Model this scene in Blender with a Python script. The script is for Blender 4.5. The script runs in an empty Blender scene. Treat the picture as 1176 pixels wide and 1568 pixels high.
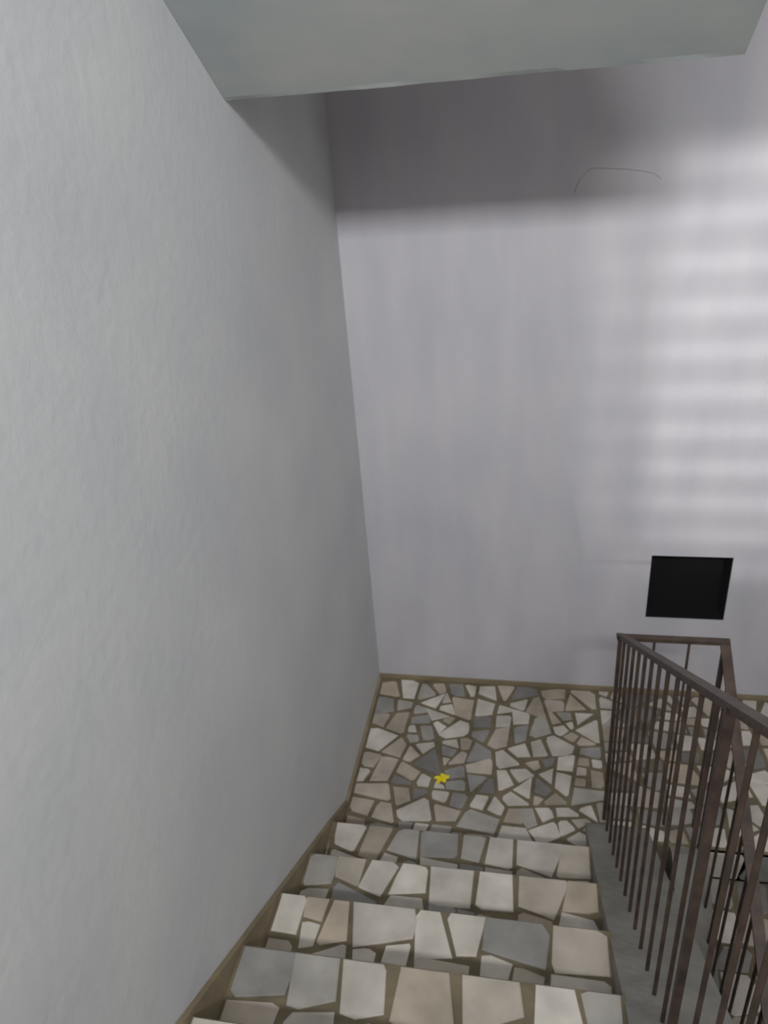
import bpy, bmesh, math, random
from mathutils import Vector, Matrix
random.seed(5)
S=bpy.context.scene
try:
    S.view_settings.view_transform='Standard'
    S.view_settings.look='None'
except Exception: pass

def lin(c):
    return tuple(((v/255)/12.92 if v/255<=0.04045 else (((v/255)+0.055)/1.055)**2.4) for v in c)+(1,)

def mat(name,c1,c2=None,scale=4,rough=0.8,bump=0.0,bscale=60,stretch=(1,1,1),metal=0,attr=None,detail=4):
    m=bpy.data.materials.new(name); m.use_nodes=True
    nt=m.node_tree; N=nt.nodes; L=nt.links
    b=N['Principled BSDF']; b.inputs['Roughness'].default_value=rough; b.inputs['Metallic'].default_value=metal
    tc=N.new('ShaderNodeTexCoord'); mp=N.new('ShaderNodeMapping'); mp.inputs['Scale'].default_value=stretch
    L.new(tc.outputs['Object'],mp.inputs['Vector'])
    nz=N.new('ShaderNodeTexNoise'); nz.inputs['Scale'].default_value=scale; nz.inputs['Detail'].default_value=detail
    L.new(mp.outputs[0],nz.inputs['Vector'])
    mx=N.new('ShaderNodeMix'); mx.data_type='RGBA'
    rp=N.new('ShaderNodeMapRange'); rp.inputs[1].default_value=0.3; rp.inputs[2].default_value=0.7
    L.new(nz.outputs['Fac'],rp.inputs[0]); L.new(rp.outputs[0],mx.inputs[0])
    if attr:
        a=N.new('ShaderNodeAttribute'); a.attribute_name=attr
        ml=N.new('ShaderNodeMix'); ml.data_type='RGBA'; ml.blend_type='MULTIPLY'; ml.inputs[0].default_value=1
        mx.inputs[6].default_value=(0.72,0.71,0.69,1); mx.inputs[7].default_value=(1.06,1.05,1.03,1)
        L.new(a.outputs['Color'],ml.inputs[6]); L.new(mx.outputs[2],ml.inputs[7]); L.new(ml.outputs[2],b.inputs['Base Color'])
    else:
        mx.inputs[6].default_value=lin(c1); mx.inputs[7].default_value=lin(c2 or c1)
        L.new(mx.outputs[2],b.inputs['Base Color'])
    if bump:
        n2=N.new('ShaderNodeTexNoise'); n2.inputs['Scale'].default_value=bscale; n2.inputs['Detail'].default_value=3
        L.new(tc.outputs['Object'],n2.inputs['Vector'])
        bp=N.new('ShaderNodeBump'); bp.inputs['Strength'].default_value=bump; bp.inputs['Distance'].default_value=0.01
        L.new(n2.outputs['Fac'],bp.inputs['Height']); L.new(bp.outputs[0],b.inputs['Normal'])
    return m

M_left=mat('plaster_left',(202,205,209),(215,217,217),2.4,0.75,0.14,26,detail=6)
M_back=mat('plaster_back',(184,183,190),(198,196,200),2.4,0.8,0.10,20,(2.2,2.2,0.7),detail=6)
M_ceil=mat('plaster_soffit',(160,170,174),(192,193,187),2.2,0.8,0.14,10,detail=6)
M_wall=mat('plaster_plain',(138,133,128),(150,145,140),2,0.8)
M_grout=mat('grout_mortar',(96,87,69),(130,119,96),9,0.95,0.4,50)
M_stone=mat('marble_stone',(255,255,255),None,9,0.75,0.14,40,attr='Col')
M_trim=mat('skirting_ochre',(124,112,90),(150,136,108),8,0.8,0.2,40)
M_metal=mat('painted_steel',(56,46,41),(86,70,60),20,0.55,0.1,80,metal=0.2)
M_kerb=mat('kerb_cement',(128,126,120),(150,147,139),9,0.85,0.3,40)
M_black=mat('recess_black',(4,4,6),(6,6,7),5,0.95)
M_leaf=mat('leaf_yellow',(228,212,20),(240,222,40),30,0.6)
M_frame=mat('window_frame',(190,190,188),(200,200,196),5,0.5)
M_crack=mat('crack_line',(140,130,124),(154,144,138),30,0.9)

def add(name,bm,mats,parent=None,smooth=False):
    me=bpy.data.meshes.new(name); bm.normal_update(); bm.to_mesh(me); bm.free()
    for m in mats: me.materials.append(m)
    o=bpy.data.objects.new(name,me); S.collection.objects.link(o)
    if parent: o.parent=parent
    if smooth:
        for p in me.polygons: p.use_smooth=True
    return o

def box(bm,x0,x1,y0,y1,z0,z1,mi=0):
    v=[bm.verts.new(p) for p in [(x0,y0,z0),(x1,y0,z0),(x1,y1,z0),(x0,y1,z0),(x0,y0,z1),(x1,y0,z1),(x1,y1,z1),(x0,y1,z1)]]
    for f in [(3,2,1,0),(4,5,6,7),(0,1,5,4),(1,2,6,5),(2,3,7,6),(3,0,4,7)]:
        bm.faces.new([v[i] for i in f]).material_index=mi

def prism(bm,prof,x0,x1,mi=0):
    a=[bm.verts.new((x0,y,z)) for y,z in prof]; b=[bm.verts.new((x1,y,z)) for y,z in prof]
    n=len(prof); fs=[bm.faces.new(a[::-1]),bm.faces.new(b)]
    for i in range(n): fs.append(bm.faces.new([a[i],a[(i+1)%n],b[(i+1)%n],b[i]]))
    for f in fs: f.material_index=mi
    bmesh.ops.recalc_face_normals(bm,faces=fs)

def bar(bm,p,q,w,h,up=Vector((0,0,1)),mi=0):
    p=Vector(p);q=Vector(q);d=(q-p).normalized()
    if abs(d.dot(up))>0.99: up=Vector((0,1,0))
    s=d.cross(up).normalized(); u=s.cross(d).normalized()
    vs=[]
    for c in (p,q):
        for a,b in ((-1,-1),(1,-1),(1,1),(-1,1)): vs.append(bm.verts.new(c+s*a*w/2+u*b*h/2))
    fs=[bm.faces.new([vs[i] for i in f]) for f in [(0,1,2,3),(7,6,5,4),(0,4,5,1),(1,5,6,2),(2,6,7,3),(3,7,4,0)]]
    for f in fs: f.material_index=mi
    bmesh.ops.recalc_face_normals(bm,faces=fs)

def rod(bm,p,q,r,n=10,mi=0):
    p=Vector(p);q=Vector(q);d=(q-p).normalized()
    up=Vector((0,1,0)) if abs(d.z)>0.9 else Vector((0,0,1))
    s=d.cross(up).normalized();u=s.cross(d)
    A=[];B=[]
    for i in range(n):
        a=2*math.pi*i/n; o=s*math.cos(a)*r+u*math.sin(a)*r
        A.append(bm.verts.new(p+o));B.append(bm.verts.new(q+o))
    fs=[bm.faces.new(A),bm.faces.new(B)]
    for i in range(n): fs.append(bm.faces.new([A[i],A[(i+1)%n],B[(i+1)%n],B[i]]))
    for f in fs: f.material_index=mi
    bmesh.ops.recalc_face_normals(bm,faces=fs)

# ---------- crazy paving ----------
def clip(poly,px,py,nx,ny):
    out=[];n=len(poly)
    for i in range(n):
        a=poly[i];b=poly[(i+1)%n]
        da=(a[0]-px)*nx+(a[1]-py)*ny; db=(b[0]-px)*nx+(b[1]-py)*ny
        if da<=0: out.append(a)
        if (da<0<db) or (db<0<da):
            t=da/(da-db); out.append((a[0]+t*(b[0]-a[0]),a[1]+t*(b[1]-a[1])))
    return out
def area2(poly):
    ar=0
    for i in range(len(poly)):
        x1,y1=poly[i];x2,y2=poly[(i+1)%len(poly)]; ar+=x1*y2-x2*y1
    return abs(ar)/2
def moments(poly):
    n=len(poly);cx=cy=0;P=[]
    for i in range(n):
        a=poly[i];b=poly[(i+1)%n]
        for t in (0,.25,.5,.75): P.append((a[0]+t*(b[0]-a[0]),a[1]+t*(b[1]-a[1])))
    cx=sum(p[0] for p in P)/len(P);cy=sum(p[1] for p in P)/len(P)
    sxx=sum((p[0]-cx)**2 for p in P);syy=sum((p[1]-cy)**2 for p in P);sxy=sum((p[0]-cx)*(p[1]-cy) for p in P)
    th=0.5*math.atan2(2*sxy,sxx-syy)
    l1=(sxx+syy)/2+math.hypot((sxx-syy)/2,sxy); l2=max(1e-9,(sxx+syy)/2-math.hypot((sxx-syy)/2,sxy))
    return cx,cy,th,math.sqrt(l1/l2)
def shatter(poly,A,gap):
    ar=area2(poly); cx,cy,th,el=moments(poly)
    if ar<A*random.uniform(0.85,1.8) and el<2.1: return [poly]
    if ar<A*0.5: return [poly]
    an=th+random.uniform(-.24,.24) if el>1.15 else random.choice((0,math.pi/2))+random.uniform(-.3,.3)
    ext=math.sqrt(ar)*.09
    cx+=random.uniform(-ext,ext);cy+=random.uniform(-ext,ext)
    nx,ny=math.cos(an),math.sin(an)
    r1=random.uniform(-.10,.10);g=gap*.5*random.uniform(.7,1.3)
    a=clip(poly,cx-nx*g,cy-ny*g,math.cos(an+r1),math.sin(an+r1))
    b=clip(poly,cx+nx*g,cy+ny*g,-math.cos(an-r1),-math.sin(an-r1))
    out=[]
    for q in (a,b):
        if len(q)>2 and area2(q)>0.0006: out+=shatter(q,A,gap)
    return out
PAL=[((206,200,191),9),((215,209,200),6),((192,183,171),6),((156,155,152),4.5),((172,169,163),4),((190,177,160),2.0),((134,132,129),1.4),((180,169,154),2.5)]
PALC=[c for c,w in PAL];PALW=[w for c,w in PAL]
def paving(bm,cl,O,U,V,w,h,A,gap,thick=0.006,cell=0.36):
    O=Vector(O);U=Vector(U);V=Vector(V);Nn=U.cross(V)
    nu=max(1,round(w/cell)); nv=max(1,round(h/cell)); du=w/nu; dv=h/nv
    pts=[]
    for j in range(-1,nv+1):
        off=random.uniform(-0.5,0.5)*du
        for i in range(-1,nu+2):
            pts.append(((i+0.5+random.uniform(-.22,.22))*du+off,(j+0.5+(random.uniform(-.22,.22) if nv>1 else 0))*dv))
    polys=[]
    e=gap*0.25
    for a in pts:
        poly=[(e,e),(w-e,e),(w-e,h-e),(e,h-e)]
        for b in pts:
            if b is a: continue
            dx=b[0]-a[0];dy=b[1]-a[1]
            if nv==1 and abs(dy)>dv*.5: continue
            l=math.hypot(dx,dy)
            if l<1e-6: continue
            nx,ny=dx/l,dy/l; g=gap*.5
            if nv==1:
                rr=random.uniform(-.16,.16); nx,ny=nx*math.cos(rr),nx*math.sin(rr)
            poly=clip(poly,a[0]+dx*.5-nx*g,a[1]+dy*.5-ny*g,nx,ny)
            if len(poly)<3: break
        if nv==1 and not (0<a[1]<h): continue
        if len(poly)>2 and area2(poly)>0.0006: polys+=shatter(poly,A,gap)
    for poly in polys:
        for _ in range(random.choice((1,1,2,3))):
            cx,cy,_e,_f=moments(poly)
            i=max(range(len(poly)),key=lambda k:math.hypot(poly[k][0]-cx,poly[k][1]-cy)) if random.random()<.6 else random.randrange(len(poly))
            p=poly[i]
            dx,dy=p[0]-cx,p[1]-cy;l=math.hypot(dx,dy)
            an=math.atan2(dy,dx)+random.uniform(-.45,.45); d=l*random.uniform(.07,.18)
            q=clip(poly,p[0]-dx/l*d,p[1]-dy/l*d,math.cos(an),math.sin(an))
            if len(q)>2: poly=q
        cl_=[]
        for p in poly:
            if not cl_ or math.hypot(p[0]-cl_[-1][0],p[1]-cl_[-1][1])>0.006: cl_.append(p)
        if len(cl_)>2 and math.hypot(cl_[0][0]-cl_[-1][0],cl_[0][1]-cl_[-1][1])<0.006: cl_.pop()
        if len(cl_)<3: continue
        cx=sum(p[0] for p in cl_)/len(cl_);cy=sum(p[1] for p in cl_)/len(cl_)
        c=random.choices(PALC,PALW)[0]; q=random.uniform(.94,1.04); col=lin(tuple(min(255,x*q) for x in c))
        t=thick*random.uniform(.7,1.2)
        bot=[bm.verts.new(O+U*p[0]+V*p[1]-Nn*0.002) for p in cl_]
        mid=[bm.verts.new(O+U*p[0]+V*p[1]+Nn*t*.6) for p in cl_]
        top=[bm.verts.new(O+U*(p[0]+(cx-p[0])*.04)+V*(p[1]+(cy-p[1])*.04)+Nn*t) for p in cl_]
        fs=[bm.faces.new(top)]
        n=len(cl_)
        for i in range(n):
            fs.append(bm.faces.new([bot[i],bot[(i+1)%n],mid[(i+1)%n],mid[i]]))
            fs.append(bm.faces.new([mid[i],mid[(i+1)%n],top[(i+1)%n],top[i]]))
        for f in fs:
            for lp in f.loops: lp[cl]=col
X=(1,0,0);Y=(0,1,0);Z=(0,0,1);NX=(-1,0,0)
W=2.7
KX=1.04
KX2=1.29
XR=1.12
XL=1.48
T=0.283;R=0.171
Y0=-1.11
LY=-0.93
AL=0.0090; AS=0.0170

def newp():
    bm=bmesh.new(); return bm,bm.loops.layers.float_color.new('Col')

bm=bmesh.new(); box(bm,0,1.16,Y0-0.05,0,-0.16,0); box(bm,1.16,W,LY,0,-0.16,0)
floor=add('floor',bm,[M_grout])
bm,cl=newp()
paving(bm,cl,(0.02,Y0-0.03,0),X,Y,1.12,-Y0+0.01,AL,0.017)
paving(bm,cl,(1.15,LY+0.01,0),X,Y,W-1.17,-LY-0.03,AL,0.017)
add('landing_paving_stones',bm,[M_stone],floor)

NS=10
prof=[(Y0,0)]
y=Y0;z=0
for k in range(NS):
    z+=R; prof.append((y,z))
    if k<NS-1:
        y-=T; prof.append((y,z))
yt=y; zt=z
prof.append((-5.19,zt)); prof.append((-5.19,zt-0.18)); prof.append((yt-0.05,zt-0.18)); prof.append((Y0-0.0,-0.16))
bm=bmesh.new(); prism(bm,prof,0.001,KX+0.005)
m=R/T
kp=[(Y0+0.25,0.0),(Y0+0.24,0.02),(Y0-0.03,R-0.002),(yt,zt+0.01),(yt,zt-0.3),(Y0,-0.16),(Y0+0.1,-0.16)]
prism(bm,kp,KX,KX2,1)
flight=add('stair_flight',bm,[M_grout,M_kerb])
bm,cl=newp()
for k in range(NS-1):
    paving(bm,cl,(0.02,Y0-(k+1)*T+0.0,(k+1)*R),X,Y,KX-0.025,T+0.0,AS,0.014,cell=.34)
paving(bm,cl,(0.02,-5.18,zt),X,Y,KX,5.18+yt,AS,0.017)
for k in range(NS):
    paving(bm,cl,(KX-0.01,Y0-k*T,k*R+0.01),NX,Z,KX-0.03,R-0.02,AS,0.016,thick=0.004,cell=.3)
add('tread_paving_stones',bm,[M_stone],flight)

bm=bmesh.new()
prof=[(LY,0.0)];y=LY;z=0
for k in range(NS):
    z-=R; prof.append((y,z))
    if k<NS-1: y-=T; prof.append((y,z))
yb=y;zb=z
prof+= [(-5.19,zb),(-5.19,zb-0.18),(yb+0.05,zb-0.18),(LY,-0.2)]
prism(bm,prof,1.50,W-.001)
prism(bm,[(LY,0.0),(LY-0.05,0.02),(yb,zb+0.06),(yb,zb-0.1),(LY,-0.25)],1.37,1.505,1)
f2=add('stair_flight',bm,[M_grout,M_kerb])
bm,cl=newp()
for k in range(NS-1):
    paving(bm,cl,(1.51,LY-(k+1)*T,-(k+1)*R),X,Y,W-1.53,T,AS,0.016,cell=.3)
for k in range(NS):
    paving(bm,cl,(1.51,LY-k*T-0.001,-(k+1)*R+0.01),X,Z,W-1.53,R-0.02,AS,0.016,thick=0.004,cell=.3)
add('tread_paving_stones',bm,[M_stone],f2)
bm=bmesh.new(); box(bm,0,1.50,-5.19,yb,zb-0.18,zb)
lf=add('floor_lower',bm,[M_grout])
bm,cl=newp(); paving(bm,cl,(0.02,-5.18,zb),X,Y,2.66,5.18+yb,AS,0.017)
add('lower_paving_stones',bm,[M_stone],lf)
bm=bmesh.new(); box(bm,0,W,-5.19,0,-3.6,-3.5); lf2=add('floor_base',bm,[M_grout])
bm,cl=newp(); paving(bm,cl,(0.0,-5.19,-3.5),X,Y,2.7,5.18,AS,0.017)
add('base_paving_stones',bm,[M_stone],lf2)

# ---------- walls ----------
def wall_grid(name,axis,y0,y1,x0,x1,z0,z1,holes,m):
    xs=sorted({x0,x1,*[h[0] for h in holes],*[h[1] for h in holes]})
    zs=sorted({z0,z1,*[h[2] for h in holes],*[h[3] for h in holes]})
    bm=bmesh.new()
    P=(lambda a,y,z:(a,y,z)) if axis=='y' else (lambda a,y,z:(y,a,z))
    def solid(i,j):
        if i<0 or j<0 or i>=len(xs)-1 or j>=len(zs)-1: return False
        cx=(xs[i]+xs[i+1])/2;cz=(zs[j]+zs[j+1])/2
        return not any(h[0]<cx<h[1] and h[2]<cz<h[3] for h in holes)
    for i in range(len(xs)-1):
        for j in range(len(zs)-1):
            if not solid(i,j): continue
            a,b,c,d=xs[i],xs[i+1],zs[j],zs[j+1]
            def q(*ps): bm.faces.new([bm.verts.new(P(*p)) for p in ps])
            q((a,y0,c),(b,y0,c),(b,y0,d),(a,y0,d)); q((a,y1,c),(a,y1,d),(b,y1,d),(b,y1,c))
            if not solid(i-1,j): q((a,y0,c),(a,y0,d),(a,y1,d),(a,y1,c))
            if not solid(i+1,j): q((b,y0,c),(b,y1,c),(b,y1,d),(b,y0,d))
            if not solid(i,j-1): q((a,y0,c),(a,y1,c),(b,y1,c),(b,y0,c))
            if not solid(i,j+1): q((a,y0,d),(b,y0,d),(b,y1,d),(a,y1,d))
    bmesh.ops.remove_doubles(bm,verts=bm.verts,dist=1e-5)
    bmesh.ops.recalc_face_normals(bm,faces=bm.faces)
    return add(name,bm,[m])
HX=(1.35,1.706,0.466,0.816)
wb=wall_grid('wall_back','y',0.0,0.2,-0.15,W+0.15,-3.6,5.6,[HX],M_back)
bm=bmesh.new(); cp=[(0.93,2.40),(0.945,2.44),(0.965,2.465),(0.99,2.482),(1.05,2.478),(1.12,2.470),(1.17,2.462),(1.215,2.45),(1.24,2.43)]
for (a,b),(c,d) in zip(cp,cp[1:]): rod(bm,(a,-0.0002,b),(c,-0.0002,d),0.0010,6)
add('wall_crack',bm,[M_crack],wb)
bm=bmesh.new(); box(bm,-0.15,0,-5.2,0,-3.6,5.6); add('wall_left',bm,[M_left])
W2=(-4.1,-2.6,2.9,4.1)  # opening added in the unseen right wall to let side fill in
wall_grid('wall_right','x',W,W+0.15,-5.2,0,-3.6,5.6,[W2],M_wall)
WN=(0.10,2.0,4.24,4.72); LV=(1.49,2.68,1.85,2.85)
wall_grid('wall_rear','y',-5.35,-5.2,-0.15,W+0.15,-3.6,5.6,[WN,LV],M_wall)
bm=bmesh.new(); box(bm,-0.15,W+0.15,-5.35,0.2,5.6,5.75); add('ceiling',bm,[M_wall])

bm=bmesh.new(); a,b,c,d=HX
box(bm,a-.02,b+.02,0.12,0.14,c-.02,d+.02)
for s in ((a,a+.004,0.004,0.13,c,d),(b-.004,b,0.004,0.13,c,d),(a,b,0.004,0.13,c,c+.004),(a,b,0.004,0.13,d-.004,d)): box(bm,*s)
add('wall_recess_opening',bm,[M_black])

def frame(name,w,slats=0):
    bm=bmesh.new(); a,b,c,d=w; t=0.03
    box(bm,a,a+t,-5.32,-5.26,c,d);box(bm,b-t,b,-5.32,-5.26,c,d);box(bm,a,b,-5.32,-5.26,c,c+t);box(bm,a,b,-5.32,-5.26,d-t,d)
    if slats:
        z=c+0.05
        while z<d-0.04:
            bar(bm,(a+t,-5.29,z),(b-t,-5.29,z),0.012,0.032); z+=slats
    else:
        box(bm,(a+b)/2-.01,(a+b)/2+.01,-5.31,-5.27,c,d)
    return add(name,bm,[M_frame])
frame('window_1',WN); frame('window_louvred',LV,0.085)
bm=bmesh.new(); a,b,c,d=W2; t=.03
box(bm,W+.04,W+.1,a,a+t,c,d);box(bm,W+.04,W+.1,b-t,b,c,d);box(bm,W+.04,W+.1,a,b,c,c+t);box(bm,W+.04,W+.1,a,b,d-t,d);box(bm,W+.05,W+.09,(a+b)/2-.01,(a+b)/2+.01,c,d)
add('added_side_window',bm,[M_frame])  # frame of the added window, out of view, there for the side fill

# ---------- upper flight soffit ----------
SY,SZ=-1.06,2.769; sm=math.tan(math.radians(33.8))
yE=-5.19; zE=SZ+sm*(SY-yE)
bm=bmesh.new(); NXs=48; rows=[]
for i in range(NXs+1):
    x=1.24*i/NXs
    wv=0.0015*math.sin(x*9+1)+0.0008*math.sin(x*27)+random.uniform(-.0007,.0007)
    pr=[(SY+wv*.6-0.012,SZ+0.008),(SY+wv,SZ+wv*.6),(SY+0.012+wv,SZ+0.012),(SY+0.012,SZ+0.22),(yE,zE+0.2),(yE,zE)]
    rows.append([bm.verts.new((max(x,0.001),a,b)) for a,b in pr])
for i in range(NXs):
    A,B=rows[i],rows[i+1]
    for j in range(6): bm.faces.new([A[j],A[(j+1)%6],B[(j+1)%6],B[j]])
bm.faces.new(rows[0][::-1]);bm.faces.new(rows[-1])
bmesh.ops.recalc_face_normals(bm,faces=bm.faces)
add('upper_flight_soffit',bm,[M_ceil])

# ---------- skirtings ----------
bm=bmesh.new(); box(bm,0.001,W-.001,-0.012,-0.0005,0,0.022); add('baseboard_back',bm,[M_trim])
bm=bmesh.new()
prism(bm,[(0,0),(0,0.012),(Y0+0.24,0.02),(Y0-0.02,R+0.018),(yt,zt+0.022),(-5.18,zt+0.022),(-5.18,zt-0.02),(yt,zt-0.1),(Y0-0.1,0.0)],0.0005,0.016)
add('baseboard_left',bm,[M_trim])

# ---------- railing ----------
bm=bmesh.new()
RY=-0.83; RZ=0.965; rs=0.645
def rz(y): return RZ+rs*(RY-y)
def kz(y):
    if y>Y0-0.03: return max(0.0,0.02+(Y0+0.24-y)/0.27*(R-0.02))
    return R+(Y0-0.03-y)*m
yTop=yt; ye=yb
RW=0.026
bar(bm,(XR,RY+0.014,rz(RY)),(XR,yTop,rz(yTop)),RW,0.009)
bar(bm,(XR,RY+0.01,rz(RY)-0.010),(XR,yTop,rz(yTop)-0.010),0.012,0.012)
bar(bm,(XR-0.013,RY,RZ),(XL+0.013,RY,RZ),RW,0.009)
bar(bm,(XR-0.01,RY,RZ-0.010),(XL+0.01,RY,RZ-0.010),0.012,0.012)
bar(bm,(XL,RY+0.014,RZ),(XL,ye,RZ+rs*(ye-RY)),0.034,0.010)
bar(bm,(XL,RY+0.01,RZ-0.010),(XL,ye,RZ-0.010+rs*(ye-RY)),0.012,0.012)
bar(bm,(XR,RY,0.0),(XR,RY,RZ),0.014,0.014)
bar(bm,(XL,RY,0.0),(XL,RY,RZ),0.016,0.016)
for yy in (-2.10,-3.3):
    bar(bm,(XR,yy,kz(yy)-0.002),(XR,yy,rz(yy)),0.017,0.017)
y=RY-0.10
while y>yTop+0.03:
    if abs(y+2.10)>0.04: rod(bm,(XR,y,kz(y)-0.002),(XR,y,rz(y)-0.012),0.0056)
    y-=0.10
for x in (XR+0.12,XR+0.24): rod(bm,(x,RY,0.0),(x,RY,RZ-0.012),0.0050)
y=RY-0.10
while y>ye+0.05:
    zz=RZ-0.012+rs*(y-RY); base=min(0,(y-LY)*m)
    rod(bm,(XL,y,base-0.005),(XL,y,zz),0.0056); y-=0.10
add('stair_railing',bm,[M_metal])

# ---------- fallen leaf ----------
bm=bmesh.new()
pts=[]
for i in range(20):
    a=2*math.pi*i/20; r=0.028*(1+0.25*math.cos(5*a))*(1.1 if abs(math.cos(a))>.7 else .85)
    pts.append((r*math.cos(a),r*math.sin(a)))
c=bm.verts.new((0,0,0.006)); vs=[bm.verts.new((x,y,0.002+0.010*abs(math.sin(3*x/0.03)))) for x,y in pts]
for i in range(20): bm.faces.new([c,vs[i],vs[(i+1)%20]])
bar(bm,(0.022,0.0,0.006),(0.036,0.010,0.004),0.002,0.002)
o=add('fallen_leaf',bm,[M_leaf]); o.location=(0.415,-0.692,0.007); o.rotation_euler=(0,0,0.5)

# ---------- lights ----------
def area(name,loc,sx,sy,power,color,rot):
    l=bpy.data.lights.new(name,'AREA'); l.shape='RECTANGLE'; l.size=sx; l.size_y=sy; l.energy=power; l.color=color
    o=bpy.data.objects.new(name,l); S.collection.objects.link(o); o.location=loc; o.rotation_euler=rot; return o
F=(math.radians(90),0,0)
area('window_daylight',((WN[0]+WN[1])/2,-5.21,(WN[2]+WN[3])/2),WN[1]-WN[0]-.04,WN[3]-WN[2]-.02,175,(0.98,0.985,1.0),F)
area('side_fill_light',(W+.02,(W2[0]+W2[1])/2,(W2[2]+W2[3])/2),W2[1]-W2[0]-.08,W2[3]-W2[2]-.08,15,(1.0,0.97,0.94),(math.radians(90),0,math.radians(90)))  # second lamp is added fill: brightens left wall, grades back wall
def spot(name,src,tgt,e,ang,rad):
    src=Vector(src);tgt=Vector(tgt)
    l=bpy.data.lights.new(name,'SPOT'); l.energy=e; l.spot_size=math.radians(ang); l.spot_blend=1.0; l.shadow_soft_size=rad; l.color=(1,0.98,0.96)
    o=bpy.data.objects.new(name,l); S.collection.objects.link(o); o.location=src; o.rotation_euler=(tgt-src).to_track_quat('-Z','Y').to_euler()
spot('louvre_daylight',(1.75,-10.4,3.1),(2.0,0,1.80),2100,15,0.075)
spot('louvre_daylight.001',(2.05,-10.4,3.1),(1.7,0,1.80),1100,15,0.085)

w=bpy.data.worlds.new('world'); S.world=w; w.use_nodes=True
w.node_tree.nodes['Background'].inputs[0].default_value=(0.85,0.9,1,1); w.node_tree.nodes['Background'].inputs[1].default_value=0.7

# ---------- camera ----------
cam=bpy.data.cameras.new('camera'); co=bpy.data.objects.new('camera',cam); S.collection.objects.link(co); S.camera=co
cam.sensor_fit='VERTICAL'; cam.sensor_height=24; cam.lens=24*1150/1568; cam.clip_start=0.02
cam.dof.use_dof=True; cam.dof.focus_distance=0.8; cam.dof.aperture_fstop=8.0
r=Vector((0.9822,0.1734,-0.0724)); fw=Vector((-0.1871,0.8666,-0.4627)).normalized()
r=(r-fw*r.dot(fw)).normalized(); up=r.cross(fw)
co.matrix_world=Matrix(((r.x,up.x,-fw.x,0.7765),(r.y,up.y,-fw.y,-3.146),(r.z,up.z,-fw.z,2.7),(0,0,0,1)))
